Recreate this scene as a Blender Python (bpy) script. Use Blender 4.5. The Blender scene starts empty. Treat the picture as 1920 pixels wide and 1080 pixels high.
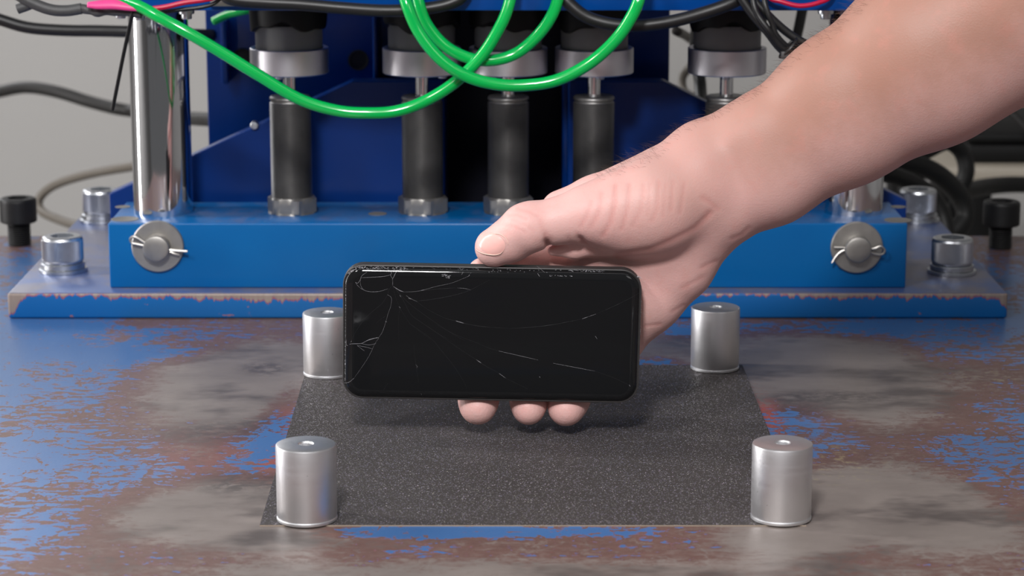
import bpy, bmesh, math, random
import numpy as np
from mathutils import Vector, Matrix

random.seed(7)
rng = np.random.default_rng(7)
S = 0.001                     # everything below is laid out in millimetres
C = bpy.context.scene.collection
SC = bpy.context.scene

# ------------------------------------------------------------------ camera, light, exposure
F = 4600.0                    # focal length in pixels of the 1920 px frame
PITCH = math.radians(12.24)
CAMH = 315.0
CP, SP = math.cos(PITCH), math.sin(PITCH)

cam_d = bpy.data.cameras.new('camera')
cam = bpy.data.objects.new('camera', cam_d)
C.objects.link(cam)
cam.location = (0, 0, CAMH * S)
cam.rotation_euler = (math.pi / 2 - PITCH, 0, 0)
cam_d.sensor_width = 36.0
cam_d.lens = 36.0 * F / 1920.0
cam_d.clip_start = 0.02
cam_d.dof.use_dof = True
cam_d.dof.focus_distance = 1.14
cam_d.dof.aperture_fstop = 17.0
SC.camera = cam

world = bpy.data.worlds.new('world')
SC.world = world
world.use_nodes = True
world.node_tree.nodes['Background'].inputs[0].default_value = (0.97, 0.98, 1.0, 1)
world.node_tree.nodes['Background'].inputs[1].default_value = 0.11

def area(name, loc, target, size, size_y, power, col=(1, 1, 1), spread=180):
    d = bpy.data.lights.new(name, 'AREA')
    d.shape = 'RECTANGLE'
    d.size, d.size_y = size, size_y
    d.energy = power
    d.color = col
    d.spread = math.radians(spread)
    o = bpy.data.objects.new(name, d)
    C.objects.link(o)
    o.location = loc
    v = Vector(target) - Vector(loc)
    o.rotation_euler = v.to_track_quat('-Z', 'Y').to_euler()
    return o

area('key_softbox', (-0.14, -0.02, 0.94), (0.0, 1.25, 0.06), 0.16, 0.16, 17, (1.0, 0.985, 0.985))
area('left_softbox', (-0.85, 0.05, 1.20), (0.0, 1.25, 0.06), 0.20, 0.20, 8, (1.0, 0.985, 0.985))
area('side_softbox', (-1.50, 1.42, 0.50), (0.0, 1.22, 0.20), 0.14, 1.50, 24, (1.0, 0.98, 0.97))
area('fill_softbox', (0.70, 0.05, 0.80), (0.05, 1.25, 0.05), 0.40, 0.40, 1.5, (1.0, 0.97, 0.96))
area('back_softbox', (-1.25, 2.95, 0.80), (-0.2, 1.2, 0.0), 1.10, 0.55, 9, (0.96, 0.97, 1.0))
area('wall_fill', (-0.90, 1.75, 1.85), (-0.9, 3.2, -0.25), 1.20, 0.20, 6.5, (1.0, 0.98, 0.96), 75)  # added fill light that brightens the back wall
area('wall_fill', (-1.25, 1.00, 1.60), (-2.2, 1.1, 0.2), 0.20, 1.20, 14, (1.0, 0.99, 0.98), 85)  # added fill light on the left wall, brightens what the posts reflect
area('tube_lamp', (0.0, 0.10, 1.95), (0.0, 0.10, 0.0), 2.6, 0.05, 3.4, (0.97, 0.99, 1.0))
area('tube_lamp', (0.0, 0.42, 1.95), (0.0, 0.42, 0.0), 2.6, 0.05, 3.4, (0.97, 0.99, 1.0))

SC.view_settings.view_transform = 'Standard'
SC.view_settings.look = 'None'
SC.view_settings.gamma = 1.0
SC.view_settings.use_curve_mapping = False
SC.view_settings.exposure = 0.0

# ------------------------------------------------------------------ measuring helpers (mm)
def ray(px, py):
    u, v = px - 960.0, 540.0 - py
    return Vector((u, F * CP + v * SP, -F * SP + v * CP))

def P(px, py, Y):
    """point of the photograph that stands at the distance Y"""
    r = ray(px, py)
    t = Y / r.y
    return Vector((r.x * t, Y, CAMH + r.z * t))

def G(px, py, z=0.0):
    """point of the photograph that lies on the height z"""
    r = ray(px, py)
    t = (z - CAMH) / r.z
    return Vector((r.x * t, r.y * t, z))

# ------------------------------------------------------------------ object helpers
def setp(o, label=None, cat=None, group=None, kind=None):
    if label: o['label'] = label
    if cat: o['category'] = cat
    if group: o['group'] = group
    if kind: o['kind'] = kind
    return o

def thing(name, loc, label, cat, group=None):
    o = bpy.data.objects.new(name, None)
    o.empty_display_size = 0.01
    C.objects.link(o)
    o.location = Vector(loc) * S
    return setp(o, label, cat, group)

def wloc(o):
    v = Vector((0, 0, 0))
    while o is not None:
        v = v + o.location
        o = o.parent
    return v

def obj(name, bm, mat, parent=None, smooth=True, angle=35):
    """bm holds millimetres in world space; one mesh object comes out of it"""
    me = bpy.data.meshes.new(name)
    bm.normal_update()
    bm.to_mesh(me)
    bm.free()
    me.transform(Matrix.Scale(S, 4))
    if parent is None:
        co = np.array([v.co[:] for v in me.vertices])
        lo, hi = co.min(0), co.max(0)
        off = Vector(((lo[0] + hi[0]) / 2, (lo[1] + hi[1]) / 2, lo[2]))
        me.transform(Matrix.Translation(-off))
    else:
        me.transform(Matrix.Translation(-wloc(parent)))
    for m in (mat if isinstance(mat, (list, tuple)) else [mat]):
        me.materials.append(m)
    if smooth:
        me.shade_smooth()
        if angle < 180:
            me.set_sharp_from_angle(angle=math.radians(angle))
    o = bpy.data.objects.new(name, me)
    C.objects.link(o)
    if parent is None:
        o.location = off
    else:
        o.parent = parent
    return o

def dup(root, loc, label=None, rotz=0.0, group=None):
    r = root.copy()
    C.objects.link(r)
    r.location = Vector(loc) * S
    r.rotation_euler = (0, 0, rotz)
    if label: r['label'] = label
    if group: r['group'] = group
    for ch in list(root.children):
        c = ch.copy()
        C.objects.link(c)
        c.parent = r
        for g in list(ch.children):
            d = g.copy()
            C.objects.link(d)
            d.parent = c
    return r

# ------------------------------------------------------------------ mesh helpers (mm)
def box(lo, hi, bev=0.0, seg=2, bm=None):
    b = bmesh.new()
    bmesh.ops.create_cube(b, size=1.0)
    lo, hi = Vector(lo), Vector(hi)
    for v in b.verts:
        v.co = Vector(((lo[i] + hi[i]) / 2 + v.co[i] * (hi[i] - lo[i]) for i in range(3)))
    if bev > 0:
        bmesh.ops.bevel(b, geom=list(b.edges), offset=bev, segments=seg, affect='EDGES', profile=0.5)
    return join(bm, b)

def join(bm, b):
    if bm is None:
        return b
    me = bpy.data.meshes.new('tmp')
    b.to_mesh(me)
    bm.from_mesh(me)
    bpy.data.meshes.remove(me)
    b.free()
    return bm

def loft(rings, closed_ends=True, bm=None):
    b = bmesh.new()
    vr = [[b.verts.new(p) for p in r] for r in rings]
    n = len(vr[0])
    for a, c in zip(vr[:-1], vr[1:]):
        for i in range(n):
            j = (i + 1) % n
            b.faces.new((a[i], a[j], c[j], c[i]))
    if closed_ends:
        b.faces.new(list(reversed(vr[0])))
        b.faces.new(vr[-1])
    bmesh.ops.recalc_face_normals(b, faces=list(b.faces))
    return join(bm, b)

def lathe(profile, center=(0, 0, 0), seg=48, axis='Z', shape=None, bm=None):
    """profile: (radius, height) from bottom to top; shape(angle, ring) scales the radius"""
    cx, cy, cz = center
    rings = []
    for k, (r, h) in enumerate(profile):
        ring = []
        for i in range(seg):
            a = 2 * math.pi * i / seg
            rr = r if shape is None else shape(a, k, r)
            x, y = rr * math.cos(a), rr * math.sin(a)
            if axis == 'Z':
                ring.append((cx + x, cy + y, cz + h))
            else:                                  # along -Y, towards the viewer
                ring.append((cx + x, cy - h, cz + y))
        rings.append(ring)
    return loft(rings, True, bm)

def catmull(pts, n=8):
    p = [Vector(q) for q in pts]
    p = [p[0] * 2 - p[1]] + p + [p[-1] * 2 - p[-2]]
    out = []
    for i in range(1, len(p) - 2):
        for k in range(n):
            t = k / n
            a, b, c, d = p[i - 1], p[i], p[i + 1], p[i + 2]
            out.append(0.5 * ((2 * b) + (c - a) * t + (2 * a - 5 * b + 4 * c - d) * t * t
                              + (3 * b - a - 3 * c + d) * t ** 3))
    out.append(p[-2])
    return out

def tube(pts, r, seg=10, n=8, bm=None, flat=1.0, spline=True):
    path = catmull(pts, n) if spline else [Vector(q) for q in pts]
    m = len(path)
    T = [(path[min(i + 1, m - 1)] - path[max(i - 1, 0)]).normalized() for i in range(m)]
    nrm = T[0].orthogonal().normalized()
    rings = []
    for i in range(m):
        nrm = (nrm - T[i] * nrm.dot(T[i])).normalized()
        bi = T[i].cross(nrm)
        rr = r(i / (m - 1)) if callable(r) else r
        rings.append([path[i] + nrm * (rr * math.cos(2 * math.pi * k / seg))
                      + bi * (rr * flat * math.sin(2 * math.pi * k / seg)) for k in range(seg)])
    return loft(rings, True, bm)

def prism_y(poly, y0, y1, bev=0.0, bm=None):
    """poly: (x, z) corners, pushed from y0 to y1"""
    b = loft([[(x, y0, z) for x, z in poly], [(x, y1, z) for x, z in poly]])
    if bev > 0:
        bmesh.ops.bevel(b, geom=list(b.edges), offset=bev, segments=2, affect='EDGES', profile=0.5)
    return join(bm, b)

# ------------------------------------------------------------------ materials
class NT:
    def __init__(self, name):
        self.m = bpy.data.materials.new(name)
        self.m.use_nodes = True
        self.t = self.m.node_tree
        self.b = self.t.nodes['Principled BSDF']
    def n(self, typ, ins=None, **kw):
        nd = self.t.nodes.new(typ)
        for k, v in kw.items():
            setattr(nd, k, v)
        for k, v in (ins or {}).items():
            self.put(nd.inputs[k], v)
        return nd
    def put(self, sock, v):
        if isinstance(v, bpy.types.NodeSocket):
            self.t.links.new(v, sock)
        else:
            sock.default_value = v
    def math(self, op, a, b=0.0, c=None, clamp=False):
        nd = self.n('ShaderNodeMath', operation=op, use_clamp=clamp)
        self.put(nd.inputs[0], a)
        self.put(nd.inputs[1], b)
        if c is not None: self.put(nd.inputs[2], c)
        return nd.outputs[0]
    def noise(self, vec, scale, detail=3.0, rough=0.5):
        return self.n('ShaderNodeTexNoise', {'Vector': vec, 'Scale': scale, 'Detail': detail, 'Roughness': rough}).outputs['Fac']
    def ramp(self, fac, lo, hi):
        nd = self.n('ShaderNodeMapRange', {0: fac, 1: lo, 2: hi, 3: 0.0, 4: 1.0}, clamp=True, interpolation_type='SMOOTHSTEP')
        return nd.outputs[0]
    def mix(self, fac, a, b):
        nd = self.n('ShaderNodeMix', data_type='RGBA')
        self.put(nd.inputs['Factor'], fac)
        self.put(nd.inputs[6], a)
        self.put(nd.inputs[7], b)
        return nd.outputs[2]
    def fmix(self, fac, a, b):
        nd = self.n('ShaderNodeMix', data_type='FLOAT')
        self.put(nd.inputs[0], fac)
        self.put(nd.inputs[2], a)
        self.put(nd.inputs[3], b)
        return nd.outputs[0]
    def vscale(self, vec, sc, loc=(0, 0, 0)):
        nd = self.n('ShaderNodeMapping', {'Vector': vec, 'Scale': sc, 'Location': loc})
        return nd.outputs[0]
    def bump(self, h, strength, dist):
        nd = self.n('ShaderNodeBump', {'Height': h, 'Strength': strength, 'Distance': dist})
        self.t.links.new(nd.outputs[0], self.b.inputs['Normal'])
    def pos(self):
        return self.n('ShaderNodeNewGeometry').outputs['Position']
    def obj(self):
        return self.n('ShaderNodeTexCoord').outputs['Object']
    def set(self, **kw):
        names = {'col': 'Base Color', 'rough': 'Roughness', 'metal': 'Metallic', 'spec': 'Specular IOR Level',
                 'coat': 'Coat Weight', 'coatr': 'Coat Roughness', 'sss': 'Subsurface Weight',
                 'sssr': 'Subsurface Radius', 'ssss': 'Subsurface Scale', 'ior': 'IOR', 'sheen': 'Sheen Weight'}
        for k, v in kw.items():
            self.put(self.b.inputs[names[k]], v)
        return self.m

def srgb(r, g, b):
    f = lambda c: (c / 255 / 12.92) if c / 255 <= 0.04045 else ((c / 255 + 0.055) / 1.055) ** 2.4
    return (f(r), f(g), f(b), 1.0)

def plain(name, col, rough=0.5, metal=0.0, var=0.12, scale=120.0, bump=0.0, **kw):
    t = NT(name)
    o = t.obj()
    n = t.noise(o, scale, 3)
    dark = tuple(c * (1 - var) for c in col[:3]) + (1,)
    lite = tuple(min(1, c * (1 + var)) for c in col[:3]) + (1,)
    t.set(col=t.mix(n, dark, lite), rough=t.fmix(n, rough * 0.85, min(1, rough * 1.15)), metal=metal, **kw)
    if bump: t.bump(t.noise(o, scale * 4, 2), bump, 0.0005)
    return t.m

M = {}
M['chrome'] = plain('chrome', (0.74, 0.74, 0.76), 0.07, 1.0, 0.03, 40)
M['zinc'] = plain('zinc_plated_steel', (0.58, 0.60, 0.63), 0.34, 1.0, 0.12, 200)
M['steel'] = plain('dull_steel', (0.47, 0.45, 0.42), 0.38, 1.0, 0.12, 150)
M['nut_steel'] = plain('nut_steel', (0.36, 0.345, 0.325), 0.46, 0.9, 0.15, 200)
M['black_oxide'] = plain('black_oxide', (0.006, 0.006, 0.0065), 0.5, 0.0, 0.25, 150, spec=0.35)
M['shock_body'] = plain('blackened_steel', (0.19, 0.185, 0.18), 0.40, 0.85, 0.15, 100)
M['ring_alu'] = plain('anodised_ring', (0.72, 0.70, 0.74), 0.40, 1.0, 0.06, 60)
M['grey_rubber'] = plain('dark_grey_rubber', (0.24, 0.24, 0.23), 0.5, 0.0, 0.15, 60)
M['black_rubber'] = plain('black_rubber', (0.007, 0.007, 0.007), 0.5, 0.0, 0.2, 80, spec=0.3)
M['cable_black'] = plain('black_cable', (0.010, 0.0098, 0.0105), 0.42, 0.0, 0.15, 80)
M['cable_grey'] = plain('dark_grey_cable', (0.012, 0.011, 0.0105), 0.5, 0.0, 0.1, 80, spec=0.3)
M['cable_tan'] = plain('tan_cable', (0.11, 0.095, 0.078), 0.5, 0.0, 0.1, 80)
M['sleeve'] = plain('matt_sleeve', (0.06, 0.06, 0.062), 0.42, 0.0, 0.2, 900, 0.3)
M['pink'] = plain('pink_heat_shrink', srgb(225, 70, 140), 0.42, 0.0, 0.08, 200)
M['red'] = plain('red_wire', srgb(190, 12, 60), 0.35, 0.0, 0.05, 100)
M['green'] = plain('green_tube', srgb(0, 176, 78), 0.16, 0.0, 0.06, 60, coat=0.4)
M['phone_body'] = plain('matt_black_body', (0.038, 0.035, 0.035), 0.45, 0.0, 0.15, 400)
M['glass'] = plain('black_glass', (0.0085, 0.0088, 0.0096), 0.05, 0.0, 0.05, 40, spec=0.07)
M['glass_rim'] = plain('black_glass_rim', (0.0085, 0.0088, 0.0096), 0.05, 0.0, 0.05, 40, spec=0.32)
M['groove'] = plain('gap_black', (0.002, 0.002, 0.002), 0.6)
M['crack'] = plain('fractured_glass', (0.42, 0.41, 0.44), 0.25, 0.0, 0.3, 900)
M['crack_faint'] = plain('hairline_fracture', (0.035, 0.035, 0.038), 0.3, 0.0, 0.3, 900)
M['wall'] = plain('grey_wall_paint', (0.40, 0.39, 0.38), 0.8, 0.0, 0.06, 1.5)
M['floor'] = plain('grey_floor', (0.30, 0.29, 0.28), 0.6, 0.0, 0.1, 3)
M['beige'] = plain('beige_bench', (0.36, 0.32, 0.26), 0.5, 0.0, 0.05, 8)
M['case'] = plain('black_case', (0.004, 0.004, 0.004), 0.6, 0.0, 0.2, 10, spec=0.2)
M['nail_edge'] = plain('nail_edge', srgb(224, 196, 182), 0.4, 0.0, 0.05, 300)
M['hair'] = plain('brown_hair', srgb(70, 48, 36), 0.5, 0.0, 0.2, 300)
M['dust'] = plain('dusty_bare_metal', (0.20, 0.19, 0.175), 0.6, 0.3, 0.2, 300)

M['navy'] = plain('channel_shade_navy', (0.004, 0.004, 0.012), 0.5)  # near-black that paints the shade in the frame's open channel

def mat_blue(name, c0, c1):
    t = NT(name)
    p = t.pos()
    n1 = t.noise(p, 14, 3)
    n2 = t.noise(t.vscale(p, (60, 60, 260)), 1.0, 4, 0.6)
    col = t.mix(n1, c0, c1)
    up = t.n('ShaderNodeSeparateXYZ', {0: t.n('ShaderNodeNewGeometry').outputs['Normal']}).outputs[2]
    sheen_grit = t.math('MULTIPLY', t.ramp(up, 0.6, 0.95), t.ramp(t.noise(t.vscale(p, (60, 40, 60)), 1.0, 6, 0.65), 0.40, 0.75))
    col = t.mix(t.math('MULTIPLY', sheen_grit, 0.8), col, srgb(72, 88, 128))  # upward faces: patchy grit, with the reflected sheen painted in as lilac
    spk = t.math('GREATER_THAN', n2, 0.76)
    col = t.mix(t.math('MULTIPLY', spk, 0.6), col, srgb(150, 110, 100))
    t.set(col=col, rough=t.fmix(sheen_grit, 0.30, 0.5), spec=0.32)
    t.bump(t.noise(p, 900, 2), 0.06, 0.0004)
    return t.m
M['blue'] = mat_blue('blue_machine_paint', srgb(0, 80, 142), srgb(4, 100, 164))
M['mid_blue'] = mat_blue('carriage_paint', srgb(0, 58, 132), srgb(2, 72, 150))
M['deep_blue'] = mat_blue('shaded_deep_blue_paint', srgb(0, 38, 100), srgb(2, 50, 122))  # deeper frame blue, darkened further to paint in the shade behind the carriage

def mat_plate():
    """base plate: blue paint worn to metal along the edges and on the top"""
    t = NT('worn_blue_plate')
    p = t.pos()
    z = t.math('MULTIPLY', t.n('ShaderNodeSeparateXYZ', {0: p}).outputs[2], 1000.0)
    up = t.n('ShaderNodeSeparateXYZ', {0: t.n('ShaderNodeNewGeometry').outputs['Normal']}).outputs[2]
    x = t.n('ShaderNodeSeparateXYZ', {0: p}).outputs[0]
    vert = t.vscale(p, (330, 330, 40))
    drip = t.noise(vert, 1.0, 5, 0.65)
    broad = t.noise(t.vscale(p, (9, 9, 0)), 1.0, 2)
    side = t.ramp(t.math('ABSOLUTE', x), 0.277, 0.287)
    # worn band height measured down from the top edge
    edge = t.math('ADD', z, t.math('MULTIPLY', t.math('SUBTRACT', drip, 0.5), 11.0))
    edge = t.math('ADD', edge, t.math('MULTIPLY', t.math('SUBTRACT', broad, 0.5), 12.0))
    edge = t.math('ADD', edge, t.math('MULTIPLY', side, 11.0))
    bare = t.ramp(edge, 12.9, 13.9)
    red = t.math('SUBTRACT', t.ramp(edge, 12.3, 12.9), bare, clamp=True)
    chips = t.ramp(t.noise(t.vscale(p, (85, 85, 150), (3, 1, 2)), 1.0, 3, 0.6), 0.70, 0.73)
    blue = t.mix(broad, srgb(0, 80, 144), srgb(6, 98, 164))
    c = t.mix(red, blue, srgb(150, 70, 60))
    c = t.mix(t.math('MULTIPLY', chips, 0.8), c, srgb(150, 95, 85))
    c = t.mix(bare, c, t.mix(drip, srgb(118, 96, 86), srgb(150, 140, 132)))
    topn = t.noise(t.vscale(p, (28, 22, 28)), 1.0, 6, 0.65)
    topc = t.mix(t.ramp(topn, 0.38, 0.62), srgb(80, 100, 148), srgb(112, 110, 124))  # worn top, the grey wall's reflection tinted into its lilac
    isup = t.ramp(up, 0.7, 0.95)
    t.set(col=t.mix(isup, c, topc), rough=t.fmix(isup, 0.36, 0.36), metal=t.math('MULTIPLY', isup, 0.25))
    t.bump(t.math('ADD', topn, t.math('MULTIPLY', bare, -0.5)), 0.15, 0.0006)
    return t.m
M['plate'] = mat_plate()

def mat_table():
    """steel table: blue paint flaking through red primer to bare grey metal"""
    t = NT('worn_table_top')
    p = t.pos()
    def blob(px, py, rx, ry):
        g = G(px, py)
        w = G(px + rx, py) - G(px - rx, py)
        d = G(px, py - ry) - G(px, py + ry)
        sx, sy = 2000.0 / w.length, 2000.0 / d.length
        v = t.vscale(p, (sx, sy, 0), (-g.x * S * sx, -g.y * S * sy, 0))
        ln = t.n('ShaderNodeVectorMath', {0: v}, operation='LENGTH').outputs['Value']
        return t.math('SUBTRACT', 1.0, t.ramp(ln, 0.25, 1.45))
    # (x, y, radius x, radius y, weight): positive = worn through, negative = paint still holding
    spots = [(430, 725, 190, 75, .34), (520, 665, 90, 30, .15), (400, 960, 170, 60, .34), (520, 1000, 120, 40, .25), (400, 850, 90, 45, .06), (300, 690, 60, 20, .05),
             (1560, 690, 230, 70, .30), (1690, 770, 160, 50, .18), (1640, 940, 240, 75, .30), (1470, 1010, 140, 50, .25), (1800, 1010, 150, 40, .15), (1240, 655, 120, 25, .15), (1000, 1075, 700, 26, .18),
             (110, 680, 240, 130, -.30), (250, 662, 110, 22, -.14), (195, 632, 70, 16, .20), (265, 602, 90, 12, .20), (330, 640, 60, 14, .12), (70, 890, 190, 80, -.22), (270, 900, 120, 50, -.13), (60, 1010, 90, 60, -.16), (60, 590, 260, 50, -.18), (535, 770, 50, 60, -.27), (480, 845, 80, 45, -.25),
             (880, 996, 330, 16, -.36), (1520, 820, 130, 55, -.19), (1860, 810, 190, 85, -.20), (1820, 610, 300, 30, -.28), (1400, 615, 260, 16, -.22), (1830, 660, 150, 30, -.14), (1225, 683, 60, 14, -.22),
             (1890, 540, 120, 80, -.20), (30, 500, 160, 70, -.20), (1880, 925, 60, 40, -.1)]
    acc = 0.60
    for b in spots: acc = t.math('ADD', acc, t.math('MULTIPLY', blob(*b[:4]), b[4]))
    acc = t.math('MINIMUM', t.math('MAXIMUM', acc, 0.20), 1.0)
    wob = t.n('ShaderNodeTexNoise', {'Vector': p, 'Scale': 30.0, 'Detail': 4.0}).outputs['Color']
    pw = t.n('ShaderNodeVectorMath', {0: p, 1: t.n('ShaderNodeVectorMath', {0: wob, 1: (0.010, 0.010, 0.0)}, operation='MULTIPLY').outputs[0]}, operation='ADD').outputs[0]
    big = t.noise(t.vscale(p, (16, 11, 0)), 1.0, 3, 0.55)
    fine = t.noise(t.vscale(pw, (150, 210, 0)), 1.0, 6, 0.66)
    strk = t.noise(t.vscale(pw, (45, 260, 0), (3, 5, 0)), 1.0, 5, 0.62)
    w = t.math('ADD', acc, t.math('MULTIPLY', t.math('SUBTRACT', big, 0.5), 0.55))
    w = t.math('ADD', w, t.math('MULTIPLY', t.math('SUBTRACT', fine, 0.5), 1.0))
    w = t.math('ADD', w, t.math('MULTIPLY', t.math('SUBTRACT', strk, 0.5), 0.70))
    vein = t.math('ABSOLUTE', t.math('SUBTRACT', t.noise(t.vscale(pw, (38, 30, 0), (7, 2, 0)), 1.0, 4, 0.6), 0.5))
    w = t.math('ADD', w, t.math('MULTIPLY', t.math('SUBTRACT', 1.0, t.ramp(vein, 0.0, 0.03)), 0.16))
    prim = t.ramp(w, 0.46, 0.48)
    baref = t.ramp(t.math('ADD', t.math('MULTIPLY', w, 0.45), t.math('MULTIPLY', acc, 0.55)), 0.58, 0.80)
    g = t.noise(t.vscale(p, (24, 36, 0)), 1.0, 5, 0.6)
    blue_c = t.mix(big, srgb(54, 94, 146), srgb(72, 110, 160))
    # strong red primer next to the sheet's edges, brown elsewhere
    redz = t.math('ADD', blob(1428, 765, 34, 62), t.math('ADD', blob(522, 825, 34, 55), t.math('MULTIPLY', blob(400, 850, 120, 40), 0.25)), clamp=True)
    fringe = t.math('SUBTRACT', 1.0, t.ramp(w, 0.475, 0.51))
    prim_c = t.mix(fine, srgb(76, 57, 53), srgb(118, 90, 83))
    prim_c = t.mix(fringe, prim_c, srgb(132, 84, 84))
    prim_c = t.mix(t.math('MULTIPLY', redz, t.ramp(fine, 0.36, 0.5)), prim_c, srgb(146, 70, 62))
    dark = t.ramp(t.noise(t.vscale(p, (13, 22, 0), (1.7, 0.4, 0)), 1.0, 4, 0.6), 0.48, 0.68)
    bare_c = t.mix(g, srgb(104, 95, 91), srgb(148, 138, 132))
    grime = [(400, 812, 120, 24), (505, 798, 60, 22), (440, 905, 80, 22), (540, 900, 50, 20), (1500, 765, 60, 24), (1300, 640, 90, 16), (1570, 745, 150, 14), (500, 690, 50, 14)]
    gr = 0.0
    for b in grime: gr = t.math('ADD', gr, blob(*b))
    gr = t.math('MULTIPLY', t.math('MINIMUM', gr, 1.0), t.ramp(fine, 0.34, 0.58))
    dark = t.math('MAXIMUM', dark, gr)
    prim_c = t.mix(t.math('MULTIPLY', gr, 0.7), prim_c, srgb(58, 46, 48))
    bare_c = t.mix(t.math('MULTIPLY', dark, 0.75), bare_c, srgb(64, 57, 56))
    c = t.mix(prim, blue_c, prim_c)
    c = t.mix(baref, c, bare_c)
    crumbs = t.ramp(t.noise(t.vscale(p, (420, 420, 0)), 1.0, 2, 0.5), 0.79, 0.81)
    patch = t.math('ADD', blob(1840, 708, 60, 14), t.math('ADD', blob(1550, 870, 110, 40), blob(1655, 645, 40, 5)), clamp=True)
    crumbs = t.math('MULTIPLY', crumbs, t.math('ADD', 0.35, patch, clamp=True))
    yel = t.math('MULTIPLY', patch, t.ramp(fine, 0.56, 0.60))
    c = t.mix(crumbs, c, srgb(190, 182, 165))
    c = t.mix(t.math('MULTIPLY', yel, 0.4), c, srgb(160, 150, 110))
    t.set(col=c, rough=t.fmix(prim, 0.34, 0.46), metal=t.math('MULTIPLY', baref, 0.2), spec=0.5)
    h = t.math('ADD', t.math('MULTIPLY', prim, -0.5), t.math('MULTIPLY', t.noise(p, 700, 3), 0.5))
    t.bump(h, 0.25, 0.0004)
    return t.m
M['table'] = mat_table()

def mat_paper():
    t = NT('abrasive_grit')
    p = t.obj()
    vor = t.n('ShaderNodeTexVoronoi', {'Vector': p, 'Scale': 2500.0})
    spark = t.math('GREATER_THAN', t.n('ShaderNodeSeparateColor', {0: vor.outputs['Color']}).outputs[0], 0.90)
    hue = t.n('ShaderNodeSeparateColor', {0: vor.outputs['Color']}).outputs[1]
    base = t.mix(t.noise(p, 16, 3), srgb(50, 46, 45), srgb(66, 61, 60))
    glint = t.math('GREATER_THAN', t.n('ShaderNodeSeparateColor', {0: vor.outputs['Color']}).outputs[2], 0.993)
    c = t.mix(t.math('MULTIPLY', spark, 0.6), base, t.mix(hue, srgb(150, 140, 165), srgb(150, 150, 140)))
    c = t.mix(t.math('MULTIPLY', glint, 0.6), c, t.mix(hue, srgb(215, 190, 225), srgb(225, 222, 205)))
    t.set(col=c, rough=t.fmix(spark, 0.72, 0.25), spec=0.4)
    t.bump(t.noise(p, 1500, 2), 0.8, 0.0003)
    return t.m
M['paper'] = mat_paper()
M['paper_edge'] = plain('paper_backing', srgb(150, 135, 120), 0.8)

def mat_puck():
    t = NT('brushed_aluminium')
    p = t.obj()
    st = t.noise(t.vscale(p, (40, 40, 700)), 1.0, 4, 0.6)
    bl = t.noise(p, 90, 4)
    pits = t.ramp(t.noise(p, 420, 2), 0.74, 0.78)
    c = t.mix(bl, (0.72, 0.72, 0.735, 1), (0.84, 0.84, 0.86, 1))
    c = t.mix(t.math('MULTIPLY', pits, 0.5), c, (0.22, 0.22, 0.23, 1))
    t.set(col=c, metal=1.0, rough=t.fmix(st, 0.36, 0.50))
    t.bump(t.math('ADD', t.math('MULTIPLY', st, 0.5), bl), 0.08, 0.0004)
    return t.m
M['puck'] = mat_puck()

def mat_skin():
    t = NT('skin')
    p = t.pos()
    n1 = t.noise(p, 38, 4, 0.6)
    n2 = t.noise(p, 120, 3, 0.6)
    fine = t.noise(p, 1500, 2)
    # the hand is pinker than the tanned forearm
    z = t.n('ShaderNodeSeparateXYZ', {0: p})
    along = t.ramp(t.math('ADD', z.outputs[0], t.math('MULTIPLY', z.outputs[2], 0.8)), 0.10, 0.28)
    hand = t.mix(n1, srgb(224, 172, 167), srgb(216, 177, 170))
    arm = t.mix(n1, srgb(206, 163, 156), srgb(194, 154, 146))
    # upper side of the forearm: tan, painted darker still for the weak light there
    s_ = t.math('SUBTRACT', t.math('MULTIPLY', z.outputs[2], 0.86), t.math('MULTIPLY', z.outputs[0], 0.51))
    s_ = t.math('ADD', s_, t.math('MULTIPLY', t.math('SUBTRACT', n1, 0.5), 0.03))
    arm = t.mix(t.ramp(s_, 0.030, 0.068), arm, srgb(164, 122, 107))
    c = t.mix(along, hand, arm)
    c = t.mix(t.math('MULTIPLY', t.ramp(n2, 0.5, 0.75), 0.16), c, srgb(206, 130, 118))
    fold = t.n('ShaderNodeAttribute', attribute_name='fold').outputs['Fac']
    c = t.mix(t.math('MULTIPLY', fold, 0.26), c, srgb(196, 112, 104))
    t.set(col=c, rough=0.48, spec=0.35, sss=0.18, sssr=(1.0, 0.4, 0.28), ssss=0.003)
    vor = t.n('ShaderNodeTexVoronoi', {'Vector': p, 'Scale': 1100.0})
    t.bump(t.math('ADD', t.math('MULTIPLY', fine, 0.4), vor.outputs['Distance']), 0.14, 0.0004)
    return t.m
M['skin'] = mat_skin()
M['nail'] = plain('fingernail', srgb(234, 180, 172), 0.25, 0.0, 0.05, 200, sss=0.1, sssr=(1.0, 0.4, 0.3), ssss=0.002)

# ------------------------------------------------------------------ the setting
setp(obj('floor', box((-3500, -1500, -920), (3500, 3250, -880)), M['floor'], smooth=False), kind='structure')
setp(obj('wall_back', box((-3500, 3200, -900), (3500, 3300, 1900)), M['wall'], smooth=False), kind='structure')

setp(obj('wall_left', box((-2300, -1500, -900), (-2200, 3200, 1900)), M['wall'], smooth=False), kind='structure')
setp(obj('wall_right', box((2200, -1500, -900), (2300, 3200, 1900)), M['wall'], smooth=False), kind='structure')
TABLE_BACK = 1618.0
tb = thing('steel_table', (0, 1090, -880), 'heavy steel work table with worn blue paint, red primer and bare grey patches', 'table')
obj('table_top', box((-620, 560, -30), (620, TABLE_BACK, 0), 1.5), M['table'], tb)
for sx in (-560, 560):
    for sy in (620, 1555):
        obj('leg', box((sx - 35, sy - 35, -880), (sx + 35, sy + 35, -30), 3), M['blue'], tb)

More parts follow.
